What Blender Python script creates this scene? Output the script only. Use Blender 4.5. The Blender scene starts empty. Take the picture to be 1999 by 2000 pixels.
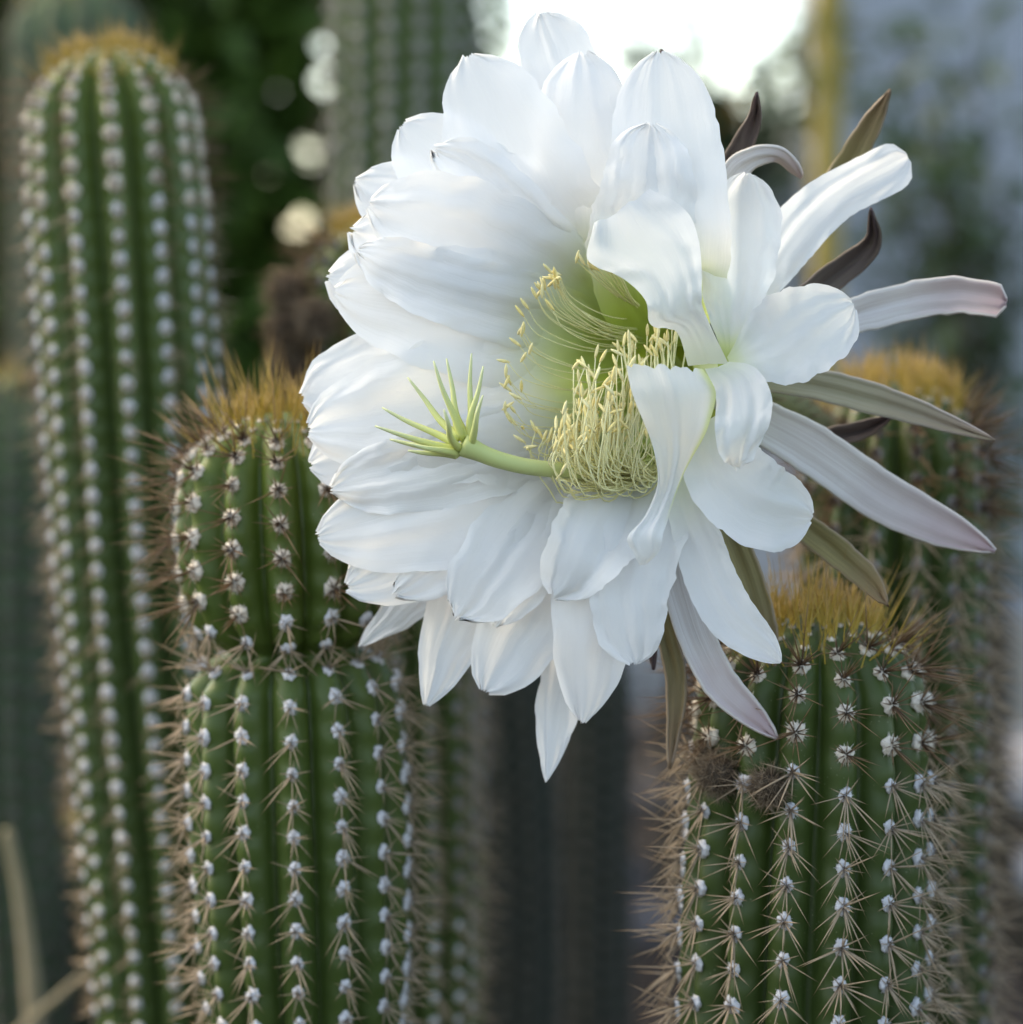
import bpy, bmesh, math, random
from mathutils import Vector, Matrix
import numpy as np
random.seed(7)
rng = random.Random(11)
R = math.radians
sc = bpy.context.scene
col = sc.collection

# ---------------------------------------------------------------- camera, sky, sun, exposure
CAM = Vector((0.0, 0.0, 0.70)); PITCH = R(5.0)
cd = bpy.data.cameras.new('camera'); cam = bpy.data.objects.new('camera', cd); col.objects.link(cam)
cam.location = CAM; cam.rotation_euler = (R(90) - PITCH, 0, 0)
cd.lens = 100; cd.sensor_width = 36; cd.clip_start = 0.02; cd.clip_end = 2000
cd.dof.use_dof = True; cd.dof.focus_distance = 0.893; cd.dof.aperture_fstop = 6.6; cd.dof.aperture_blades = 0
sc.camera = cam

SUN_EL, SUN_AZ = R(48), R(-68)         # bright hazy light from behind the cacti, a little to the left (azimuth from +Y)
w = bpy.data.worlds.new('World'); sc.world = w; w.use_nodes = True
nt = w.node_tree
bg = nt.nodes['Background']; sky = nt.nodes.new('ShaderNodeTexSky')
sky.sky_type = 'NISHITA'; sky.sun_disc = False
sky.sun_elevation = SUN_EL; sky.air_density = 0.65; sky.dust_density = 1.2; sky.ozone_density = 1.0
nt.links.new(sky.outputs[0], bg.inputs[0]); bg.inputs[1].default_value = 0.15
sd = bpy.data.lights.new('sun', 'SUN'); sun = bpy.data.objects.new('sun', sd); col.objects.link(sun)
sd.energy = 0.6; sd.angle = R(45); sd.color = (1.0, 0.95, 0.88)
sdir = Vector((math.cos(SUN_EL) * math.sin(SUN_AZ), math.cos(SUN_EL) * math.cos(SUN_AZ), math.sin(SUN_EL)))
sun.rotation_euler = (-sdir).to_track_quat('-Z', 'Y').to_euler()
sky.sun_rotation = SUN_AZ
vs = sc.view_settings
vs.view_transform = 'Standard'; vs.look = 'None'; vs.gamma = 1; vs.use_curve_mapping = False
vs.exposure = 2.2
vs.use_white_balance = True; vs.white_balance_temperature = 9000; vs.white_balance_tint = 4
sc.cycles.use_denoising = True
sc.cycles.max_bounces = 10; sc.cycles.transmission_bounces = 8

# ---------------------------------------------------------------- helpers
CP, SP = math.cos(PITCH), math.sin(PITCH)
def P(sx, sy, Y):
    """photo position (0..2000) at world distance Y -> point"""
    x = (sx - 1000) / 2000 * 0.36; y = (1000 - sy) / 2000 * 0.36
    d = Vector((x, CP + y * SP, -SP + y * CP))
    return CAM + d * (Y / d.y)
def pxm(Y): return 0.36 * Y / 2000 / CP      # metres per photo pixel at distance Y
def smooth(a, b, x):
    t = min(1, max(0, (x - a) / (b - a))); return t * t * (3 - 2 * t)
def tag(o, label=None, cat=None, group=None, kind=None):
    if label: o['label'] = label
    if cat: o['category'] = cat
    if group: o['group'] = group
    if kind: o['kind'] = kind
    return o
def empty(name, loc):
    o = bpy.data.objects.new(name, None); col.objects.link(o); o.location = loc; o.empty_display_size = 0.02
    return o
def mesh(name, verts, faces, mats, attrs=None, mi=None, uv=None, smooth_=True):
    me = bpy.data.meshes.new(name)
    me.from_pydata([tuple(v) for v in verts], [], faces)
    for m in (mats if isinstance(mats, (list, tuple)) else [mats]): me.materials.append(m)
    if attrs:
        for k, vals in attrs.items():
            a = me.attributes.new(k, 'FLOAT', 'POINT'); a.data.foreach_set('value', [float(x) for x in vals])
    if mi is not None: me.polygons.foreach_set('material_index', mi)
    me.polygons.foreach_set('use_smooth', [smooth_] * len(me.polygons))
    me.update(); return me
def obj(name, me, parent=None, mat=None):
    """mesh given in world space (or in mat); child of parent whose transform is a translation"""
    o = bpy.data.objects.new(name, me); col.objects.link(o)
    M = mat if mat is not None else Matrix.Identity(4)
    if parent is not None:
        o.parent = parent
        pw = Matrix.Identity(4); q = parent
        chain = []
        while q is not None: chain.append(q); q = q.parent
        for q in reversed(chain): pw = pw @ q.matrix_basis
        M = pw.inverted() @ M
    o.matrix_basis = M
    return o
def spline(pts, n):
    """Catmull-Rom through pts (Vectors or floats), n samples"""
    p = [pts[0] * 2 - pts[1]] + list(pts) + [pts[-1] * 2 - pts[-2]]
    out = []; m = len(pts) - 1
    for i in range(n):
        f = i / (n - 1) * m; k = min(int(f), m - 1); t = f - k
        a, b, c, d = p[k:k + 4]
        out.append(0.5 * ((2 * b) + (c - a) * t + (2 * a - 5 * b + 4 * c - d) * t * t + (3 * b - a - 3 * c + d) * t ** 3))
    return out
def wob(r_, n=4):
    c = [(r_.uniform(-1, 1) / (k + 1), r_.uniform(0, 6.28)) for k in range(n)]
    return lambda x: sum(a * math.sin((k + 1) * 2.2 * x + ph) for k, (a, ph) in enumerate(c))
class Buf:
    def __init__(s): s.v = []; s.f = []; s.a = []; s.m = []
    def tube(s, pts, rad, n=5, mi=0, t0=0, t1=1, cap=True):
        b = len(s.v); L = len(pts); ref = None
        for i, p in enumerate(pts):
            T = (pts[min(i + 1, L - 1)] - pts[max(i - 1, 0)])
            T = T.normalized() if T.length > 1e-9 else Vector((0, 0, 1))
            if ref is None:
                ref = T.orthogonal().normalized()
            ref = (ref - T * ref.dot(T)); ref = ref.normalized() if ref.length > 1e-9 else T.orthogonal().normalized()
            B = T.cross(ref); r = rad(i / (L - 1)) if callable(rad) else rad
            for k in range(n):
                an = 6.2832 * k / n
                s.v.append(p + (ref * math.cos(an) + B * math.sin(an)) * r); s.a.append(t0 + (t1 - t0) * i / (L - 1))
        for i in range(L - 1):
            for k in range(n):
                k2 = (k + 1) % n
                s.f.append((b + i * n + k, b + i * n + k2, b + (i + 1) * n + k2, b + (i + 1) * n + k)); s.m.append(mi)
        if cap:
            s.f.append(tuple(b + (L - 1) * n + k for k in range(n))); s.m.append(mi)
            s.f.append(tuple(b + k for k in reversed(range(n)))); s.m.append(mi)
    def cone(s, p, d, r, n=4, mi=0, bend=None, side=None):
        """a spine: base p, vector d"""
        b = len(s.v); T = d.normalized(); u = T.orthogonal().normalized(); w_ = T.cross(u)
        mid = p + d * 0.5 + (bend if bend else Vector())
        for (c, rr, t) in ((p, r, 0), (mid, r * .68, .5)):
            for k in range(n):
                an = 6.2832 * k / n; s.v.append(c + (u * math.cos(an) + w_ * math.sin(an)) * rr); s.a.append(t)
        s.v.append(p + d); s.a.append(1)
        for k in range(n):
            k2 = (k + 1) % n
            s.f.append((b + k, b + k2, b + n + k2, b + n + k)); s.f.append((b + n + k, b + n + k2, b + 2 * n)); s.m += [mi, mi]
    def ell(s, c, ax, L, r, n=6, mi=0, t=1):
        """elongated ellipsoid"""
        pts = []; rs = []
        for i in range(5):
            x = -1 + 2 * i / 4; pts.append(c + ax * (x * L / 2)); rs.append(r * math.sqrt(max(0.06, 1 - x * x * .92)))
        it = iter(rs); s.tube(pts, lambda u: rs[round(u * 4)], n, mi, t, t)
    def blob(s, c, rx, seed, amp=.2, sub=2, mi=0, axes=None, t=0.5):
        bm = bmesh.new(); bmesh.ops.create_icosphere(bm, subdivisions=sub, radius=1)
        rr = random.Random(seed); b = len(s.v); ph = [rr.uniform(0, 6) for _ in range(6)]
        for v in bm.verts:
            q = v.co; k = 1 + amp * (math.sin(q.x * 5 + ph[0]) * math.sin(q.y * 5 + ph[1]) + .6 * math.sin(q.z * 9 + ph[2]) * math.sin(q.x * 8 + ph[3])) + rr.uniform(-1, 1) * amp * .4
            q = Vector((q.x * rx[0], q.y * rx[1], q.z * rx[2])) * k
            if axes is not None: q = axes @ q
            s.v.append(c + q); s.a.append(t)
        for f in bm.faces: s.f.append(tuple(b + v.index for v in f.verts)); s.m.append(mi)
        bm.free()
    def leaf(s, c, d, nrm, L, W, mi=0):
        b = len(s.v); T = d.normalized(); sd_ = T.cross(nrm); sd_ = sd_.normalized() if sd_.length > 1e-6 else T.orthogonal().normalized()
        n_ = sd_.cross(T)
        for (u, v, h) in ((0, 0, 0), (.4, .5, .06), (.4, -.5, .06), (.45, 0, -.02), (1, 0, -.1)):
            s.v.append(c + T * (u * L) + sd_ * (v * W) + n_ * (h * L)); s.a.append(u)
        for f in ((0, 3, 1), (0, 2, 3), (3, 4, 1), (2, 4, 3)): s.f.append(tuple(b + i for i in f)); s.m.append(mi)
    def make(s, name, mats, attr='t', smooth_=True):
        return mesh(name, s.v, s.f, mats, {attr: s.a}, s.m, smooth_=smooth_)

# ---------------------------------------------------------------- materials
def mat(name):
    m = bpy.data.materials.new(name); m.use_nodes = True
    n = m.node_tree.nodes; return m, n, m.node_tree.links, n['Principled BSDF'], n['Material Output']
def ramp(n, stops):
    r = n.new('ShaderNodeValToRGB'); e = r.color_ramp.elements
    while len(e) < len(stops): e.new(0.5)
    for k, (p, c) in enumerate(stops): e[k].position = p; e[k].color = (*c, 1)
    return r
def attr(n, name):
    a = n.new('ShaderNodeAttribute'); a.attribute_name = name; return a
def noise(n, l, scale, detail=4, vec=None, rough=.55):
    t = n.new('ShaderNodeTexNoise'); t.inputs['Scale'].default_value = scale; t.inputs['Detail'].default_value = detail
    t.inputs['Roughness'].default_value = rough
    if vec is None:
        tc = n.new('ShaderNodeTexCoord'); vec = tc.outputs['Object']
    l.new(vec, t.inputs['Vector']); return t
def mixc(n, l, fac, a, b, mode='MIX'):
    m = n.new('ShaderNodeMix'); m.data_type = 'RGBA'; m.blend_type = mode
    for sock, v in ((m.inputs[0], fac), (m.inputs[6], a), (m.inputs[7], b)):
        if hasattr(v, 'links'): l.new(v, sock)
        else: sock.default_value = v if not isinstance(v, tuple) else (*v, 1)
    return m.outputs[2]
def bump(n, l, h, bs, strength, dist):
    b = n.new('ShaderNodeBump'); b.inputs['Strength'].default_value = strength; b.inputs['Distance'].default_value = dist
    l.new(h, b.inputs['Height']); l.new(b.outputs[0], bs.inputs['Normal']); return b
def math_(n, l, op, a, b=0.0, c=0.0):
    m = n.new('ShaderNodeMath'); m.operation = op
    for k, v in enumerate((a, b, c)):
        if hasattr(v, 'links'): l.new(v, m.inputs[k])
        else: m.inputs[k].default_value = v
    return m.outputs[0]
def ramp_mat(name, stops, a='t', rough=.6, transl=0.0, spec=.3, nscale=0, namp=.3):
    m, n, l, b, out = mat(name)
    r = ramp(n, stops); l.new(attr(n, a).outputs['Fac'], r.inputs[0]); c = r.outputs[0]
    if nscale:
        nz = noise(n, l, nscale, 3); g = math_(n, l, 'MULTIPLY_ADD', nz.outputs[0], 2 * namp, 1 - namp)
        cmb = n.new('ShaderNodeCombineColor'); [l.new(g, cmb.inputs[k]) for k in range(3)]
        c = mixc(n, l, 1.0, c, cmb.outputs[0], 'MULTIPLY')
    l.new(c, b.inputs['Base Color']); b.inputs['Roughness'].default_value = rough; b.inputs['Specular IOR Level'].default_value = spec
    if transl:
        t = n.new('ShaderNodeBsdfTranslucent'); l.new(c, t.inputs[0]); mx = n.new('ShaderNodeMixShader'); mx.inputs[0].default_value = transl
        l.new(b.outputs[0], mx.inputs[1]); l.new(t.outputs[0], mx.inputs[2]); l.new(mx.outputs[0], out.inputs[0])
    return m
def petal_mat(name, white, green, transl, stripe=None, tipc=None):
    """g = green pigment at the claw, u = along the petal, vv = across it"""
    m, n, l, b, out = mat(name)
    gr = ramp(n, [(0, white), (.3, tuple(w_ * .72 + g_ * .28 for w_, g_ in zip(white, green[0]))), (.65, green[0]), (1, green[1])])
    l.new(attr(n, 'g').outputs['Fac'], gr.inputs[0]); c = gr.outputs[0]
    u = attr(n, 'u').outputs['Fac']; v = attr(n, 'vv').outputs['Fac']
    if tipc:
        nz0 = noise(n, l, 60, 3)
        k = n.new('ShaderNodeMapRange'); l.new(math_(n, l, 'MULTIPLY_ADD', nz0.outputs[0], .3, u), k.inputs[0])
        k.inputs[1].default_value = tipc[1]; k.inputs[2].default_value = tipc[2]
        c = mixc(n, l, k.outputs[0], c, tipc[0])
    # veins along the petal
    cb = n.new('ShaderNodeCombineXYZ'); l.new(math_(n, l, 'MULTIPLY', v, 9.0), cb.inputs[0]); l.new(math_(n, l, 'MULTIPLY', u, .7), cb.inputs[1])
    vn = noise(n, l, 2.2, 4, cb.outputs[0], .6)
    if stripe:
        sr = n.new('ShaderNodeMapRange'); l.new(vn.outputs[0], sr.inputs[0]); sr.inputs[1].default_value = .42; sr.inputs[2].default_value = .66
        c = mixc(n, l, math_(n, l, 'MULTIPLY', sr.outputs[0], stripe[1]), c, stripe[0])
        ed = n.new('ShaderNodeMapRange'); l.new(math_(n, l, 'ABSOLUTE', v), ed.inputs[0]); ed.inputs[1].default_value = .86; ed.inputs[2].default_value = .97
        c = mixc(n, l, math_(n, l, 'MULTIPLY', ed.outputs[0], .6), c, stripe[2])
    l.new(c, b.inputs['Base Color']); b.inputs['Roughness'].default_value = .55; b.inputs['Specular IOR Level'].default_value = .25
    nz = noise(n, l, 90, 3)
    h = math_(n, l, 'ADD', vn.outputs[0], math_(n, l, 'MULTIPLY', nz.outputs[0], .7))
    bp = bump(n, l, h, b, .16, .0010)
    t = n.new('ShaderNodeBsdfTranslucent'); l.new(c, t.inputs[0]); l.new(bp.outputs[0], t.inputs['Normal'])
    mx = n.new('ShaderNodeMixShader'); mx.inputs[0].default_value = transl
    l.new(b.outputs[0], mx.inputs[1]); l.new(t.outputs[0], mx.inputs[2]); l.new(mx.outputs[0], out.inputs[0])
    return m
GREENS = ((.74, .79, .42), (.54, .63, .13))
M_PETAL = petal_mat('petal_white', (.88, .88, .885), GREENS, .48)
M_PINK = petal_mat('sepal_pink_white', (.72, .70, .70), ((.42, .44, .22), (.3, .33, .1)), .25, ((.47, .40, .38), .7, (.75, .72, .68)), ((.40, .25, .28), .66, 1.2))
M_OLIVE = petal_mat('sepal_olive', (.27, .225, .10), ((.30, .30, .14), (.3, .33, .1)), .15, ((.13, .11, .055), .8, (.34, .26, .20)), ((.21, .12, .085), .6, 1.2))
M_DARK = petal_mat('sepal_dark', (.10, .085, .075), ((.12, .13, .05), (.3, .33, .1)), .1, ((.06, .042, .045), .8, (.16, .12, .10)), ((.065, .035, .04), .5, 1.2))
M_TAUPE = petal_mat('sepal_taupe', (.42, .385, .29), ((.30, .32, .16), (.3, .33, .1)), .2, ((.27, .25, .15), .8, (.5, .44, .4)), ((.27, .17, .15), .62, 1.2))
M_STAMEN = ramp_mat('filament', [(0, (.52, .60, .12)), (.10, (.74, .78, .32)), (.22, (.92, .88, .52)), (1, (.94, .90, .60))], rough=.5, transl=.3)
M_ANTHER = ramp_mat('anther', [(0, (.84, .68, .28)), (1, (.88, .78, .44))], rough=.8, nscale=900, namp=.25)
M_STYLE = ramp_mat('style', [(0, (.56, .62, .20)), (.5, (.60, .66, .30)), (1, (.58, .64, .26))], rough=.5, transl=.15)
M_STIGMA = ramp_mat('stigma', [(0, (.56, .60, .20)), (.5, (.62, .66, .30)), (1, (.68, .71, .44))], rough=.6, transl=.2)
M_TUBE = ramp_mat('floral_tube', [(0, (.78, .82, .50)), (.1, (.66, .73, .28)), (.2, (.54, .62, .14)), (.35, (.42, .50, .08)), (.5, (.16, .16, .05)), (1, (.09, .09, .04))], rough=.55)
M_SP_GOLD = ramp_mat('spine_gold', [(0, (.50, .36, .07)), (.55, (.38, .25, .055)), (1, (.15, .08, .03))], rough=.45)
M_SP_BROWN = ramp_mat('spine_brown', [(0, (.025, .014, .010)), (.25, (.13, .070, .036)), (.7, (.20, .12, .062)), (1, (.11, .055, .034))], rough=.45)
M_SP_FAR = ramp_mat('spine_far_shaded', [(0, (.05, .037, .029)), (1, (.085, .062, .047))], rough=.6)  # far spines, with the shade of the columns under the flower in their colour
M_SP_TAN = ramp_mat('spine_tan', [(0, (.07, .045, .034)), (.2, (.38, .29, .21)), (.75, (.35, .245, .16)), (1, (.15, .08, .05))], rough=.5)
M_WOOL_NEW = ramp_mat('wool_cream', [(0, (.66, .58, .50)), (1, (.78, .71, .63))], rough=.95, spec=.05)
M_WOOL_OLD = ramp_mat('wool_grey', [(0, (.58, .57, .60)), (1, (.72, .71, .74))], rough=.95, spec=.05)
M_WOOL_GREY = ramp_mat('wool_dull', [(0, (.26, .245, .24)), (1, (.34, .32, .31))], rough=.95, spec=.05)  # grey old wool, darkened further to stand in for shade behind the flower
M_WOOL_FAR = ramp_mat('wool_far_shaded', [(0, (.11, .10, .10)), (1, (.14, .13, .125))], rough=.95, spec=.05)  # far wool, its colour lowered for the shade among crowded stems
M_HAIR = ramp_mat('bud_hair', [(0, (.07, .05, .037)), (.5, (.20, .145, .10)), (1, (.40, .32, .24))], rough=.8, spec=.1)
M_HAIR_CORE = ramp_mat('bud_core', [(0, (.05, .035, .025)), (1, (.07, .05, .035))], rough=.9)

def stem_mat(name, new, mid, old, rough=.42):
    m, n, l, b, out = mat(name)
    r = ramp(n, [(0, new), (.35, mid), (1, old)]); l.new(attr(n, 't').outputs['Fac'], r.inputs[0])
    nz = noise(n, l, 38, 5); c = mixc(n, l, math_(n, l, 'MULTIPLY', nz.outputs[0], .55), r.outputs[0], tuple(x * .55 for x in mid))
    ridge = attr(n, 'ridge').outputs['Fac']
    nz2 = noise(n, l, 12, 3)
    c = mixc(n, l, math_(n, l, 'MULTIPLY', math_(n, l, 'MULTIPLY', ridge, nz2.outputs[0]), .45), c, tuple(min(1, x * 1.5 + .02) for x in mid))
    vo = n.new('ShaderNodeTexVoronoi'); vo.inputs['Scale'].default_value = 480; tc = n.new('ShaderNodeTexCoord'); l.new(tc.outputs['Object'], vo.inputs['Vector'])
    sp = n.new('ShaderNodeMapRange'); l.new(vo.outputs['Distance'], sp.inputs[0]); sp.inputs[1].default_value = .16; sp.inputs[2].default_value = .08
    nz3 = noise(n, l, 50, 2); gate = math_(n, l, 'GREATER_THAN', nz3.outputs[0], .56)
    c = mixc(n, l, math_(n, l, 'MULTIPLY', math_(n, l, 'MULTIPLY', sp.outputs[0], gate), .35), c, (.32, .34, .25))
    l.new(c, b.inputs['Base Color']); b.inputs['Roughness'].default_value = rough; b.inputs['Specular IOR Level'].default_value = .32
    nb = noise(n, l, 160, 4); bump(n, l, nb.outputs[0], b, .25, .0006)
    rr = math_(n, l, 'MULTIPLY_ADD', nz2.outputs[0], .3, rough - .12); l.new(rr, b.inputs['Roughness'])
    return m
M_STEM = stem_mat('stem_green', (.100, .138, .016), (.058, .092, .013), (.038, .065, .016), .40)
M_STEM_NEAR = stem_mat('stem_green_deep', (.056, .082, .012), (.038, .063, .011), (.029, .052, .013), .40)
M_STEM_DIM = stem_mat('stem_shaded', (.016, .026, .010), (.009, .016, .008), (.008, .013, .008), .6)  # near-black green, shade of the lower columns put into the colour
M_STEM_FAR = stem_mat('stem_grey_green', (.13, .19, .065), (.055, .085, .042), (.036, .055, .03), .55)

# ---------------------------------------------------------------- ground
def ground():
    m, n, l, b, out = mat('soil')
    a = noise(n, l, 2.2, 6); c = noise(n, l, 30, 6)
    r = ramp(n, [(.3, (.013, .011, .010)), (.5, (.027, .0225, .021)), (.72, (.062, .055, .055))])
    l.new(math_(n, l, 'ADD', math_(n, l, 'MULTIPLY', a.outputs[0], .6), math_(n, l, 'MULTIPLY', c.outputs[0], .4)), r.inputs[0])
    l.new(r.outputs[0], b.inputs['Base Color']); b.inputs['Roughness'].default_value = .95; b.inputs['Specular IOR Level'].default_value = .1
    bump(n, l, c.outputs[0], b, .8, .02)
    vs_, fs = [], []
    xs = [-400, -60, -12] + [-5 + i * .14 for i in range(72)] + [12, 60, 400]
    ys = [-400, -40, -6] + [-1 + i * .14 for i in range(52)] + [12, 60, 700]
    wf = wob(rng, 6); wg = wob(rng, 6)
    for y in ys:
        for x in xs:
            h = .012 * wf(x * 1.7 + .6 * y) + .012 * wg(y * 2.1 - .5 * x) if abs(x) < 6 and -1 < y < 7 else 0
            vs_.append((x, y, h - .02))
    nx = len(xs)
    for j in range(len(ys) - 1):
        for i in range(nx - 1): fs.append((j * nx + i, j * nx + i + 1, (j + 1) * nx + i + 1, (j + 1) * nx + i))
    o = obj('ground', mesh('ground', vs_, fs, m)); tag(o, 'dark grey brown garden soil under the cacti', kind='structure')
ground()

# ---------------------------------------------------------------- walls
def wall_mat(name, c0, c1, sc_=3):
    m, n, l, b, out = mat(name)
    a = noise(n, l, sc_, 6); r = ramp(n, [(.3, c0), (.7, c1)]); l.new(a.outputs[0], r.inputs[0]); l.new(r.outputs[0], b.inputs['Base Color'])
    b.inputs['Roughness'].default_value = .85; c = noise(n, l, 60, 5); bump(n, l, c.outputs[0], b, .4, .004); return m
def box(name, lo, hi, m, parent=None, bev=.006):
    bm = bmesh.new(); bmesh.ops.create_cube(bm, size=1)
    for v in bm.verts: v.co = Vector(((lo[k] + hi[k]) / 2 + v.co[k] * (hi[k] - lo[k]) for k in range(3)))
    bmesh.ops.bevel(bm, geom=bm.edges[:], offset=bev, segments=2, affect='EDGES')
    me = bpy.data.meshes.new(name); bm.to_mesh(me); bm.free(); me.materials.append(m)
    return obj(name, me, parent)
M_WALL = wall_mat('blue_grey_render', (.28, .305, .355), (.325, .35, .40))
M_WALL2 = wall_mat('pale_render', (.42, .44, .48), (.50, .52, .56))
M_COPE = wall_mat('coping_concrete', (.30, .28, .26), (.40, .37, .34), 9)
YW = 4.3
xe = P(1580, 500, YW).x
t = empty('house_wall', (xe + 1.6, YW, 0)); tag(t, 'tall blue grey rendered house wall behind the bamboo pole', 'wall')
box('render_face', (xe, YW, -.1), (xe + 4.0, YW + .25, 2.6), M_WALL, t)
box('plinth', (xe - .02, YW - .04, -.1), (xe + 4.0, YW - .003, .16), M_COPE, t)
zt = P(1300, 290, YW + .15).z
t = empty('garden_wall', (xe - 1.2, YW + .1, 0)); tag(t, 'low pale rendered garden wall meeting the blue grey house', 'wall')
xw = P(930, 500, YW).x
box('render_face', (xw, YW + .1, -.1), (xe - .004, YW + .26, zt - .05), M_WALL2, t)
box('coping', (xw - .02, YW + .07, zt - .047), (xe - .004, YW + .29, zt), M_COPE, t)

# ---------------------------------------------------------------- cactus builder
def cluster_mesh(age, seed, n=4):
    """spines of one areole; local Z away from the stem, Y up along the rib"""
    r_ = random.Random(seed); b = Buf()
    if age == 0:
        for k in range(12):
            az = r_.uniform(0, 6.28); el = r_.uniform(.15, .75)
            d = Vector((math.cos(az) * math.sin(el) * .7, .55 + math.sin(az) * math.sin(el) * .6, math.cos(el)))
            b.cone(Vector((r_.uniform(-1, 1), r_.uniform(-.6, .6), .2)) * .001, d.normalized() * r_.uniform(.008, .016), .00030, n)
    elif age == 1:
        for k in range(10):
            az = k / 10 * 6.28 + r_.uniform(-.25, .25); el = r_.uniform(.85, 1.3)
            d = Vector((math.cos(az) * math.sin(el), math.sin(az) * math.sin(el), math.cos(el)))
            b.cone(d * .0008 + Vector((0, 0, .0006)), d * r_.uniform(.005, .009), .00028, n)
        for k in range(6):
            az = r_.uniform(0, 6.28); el = r_.uniform(.1, .75)
            d = Vector((math.cos(az) * math.sin(el), math.sin(az) * math.sin(el) - .1, math.cos(el))).normalized()
            b.cone(Vector((0, 0, .0006)), d * r_.uniform(.013, .026), .00028, n)
    else:
        nk = 6 if age == 2 else 8
        for k in range(nk):
            az = k / nk * 6.28 + .3 + r_.uniform(-.3, .3); el = r_.uniform(.85, 1.25)
            d = Vector((math.cos(az) * math.sin(el), math.sin(az) * math.sin(el) * .9 - .12, math.cos(el))).normalized()
            L = r_.uniform(.006, .013) * (1.35 if math.sin(az) < -.2 else .85)
            b.cone(d * .0006 + Vector((0, 0, .0004)), d * L, .00024, n)
        for k in range(4 if age == 2 else 6):
            az = r_.uniform(0, 6.28); el = r_.uniform(.3, .95)
            d = Vector((math.cos(az) * math.sin(el), math.sin(az) * math.sin(el) - .45, math.cos(el))).normalized()
            b.cone(Vector((0, 0, .0005)), d * r_.uniform(.011, .021), .00032, n)
    return b.make('spine_cluster', (M_SP_GOLD, M_SP_BROWN, M_SP_TAN, M_SP_TAN)[age])
def wool_mesh(age, seed):
    r_ = random.Random(seed); b = Buf()
    s = (.0016, .0025, .0019)[age]
    b.blob(Vector((0, 0, 0)), (s, s * (1.0, 1.05, 1.25)[age], s * .62), seed, .22, 3, t=.5)
    for k in range((40, 80, 70)[age]):
        az = r_.uniform(0, 6.28); el = r_.uniform(.2, 1.45)
        d = Vector((math.cos(az) * math.sin(el), math.sin(az) * math.sin(el) * 1.1, math.cos(el) * .8))
        b.cone(d * s * .7, d * s * r_.uniform(.45, .85) + Vector((r_.uniform(-1, 1), r_.uniform(-1, 1), 0)) * s * .3, s * .075, 3)
    return b.make('areole', (M_WOOL_NEW, M_WOOL_NEW, M_WOOL_OLD)[age])
CL = {a: [cluster_mesh(a, 100 * a + i) for i in range(10)] for a in range(4)}
def shaded_wool(me):
    m2 = me.copy(); m2.materials.clear(); m2.materials.append(M_WOOL_GREY); return m2  # same tufts in the darker wool that stands for shade
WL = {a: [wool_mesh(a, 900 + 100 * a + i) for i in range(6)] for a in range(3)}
WL['dull'] = [shaded_wool(m_) for m_ in WL[2]]

def interp(tab, x):
    if x <= tab[0][0]: return tab[0][1]
    for (a, b), (c, d) in zip(tab, tab[1:]):
        if x <= c:
            t_ = (x - a) / (c - a); t_ = t_ * t_ * (3 - 2 * t_) if len(tab) > 2 else t_
            return b + (d - b) * t_
    return tab[-1][1]

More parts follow.
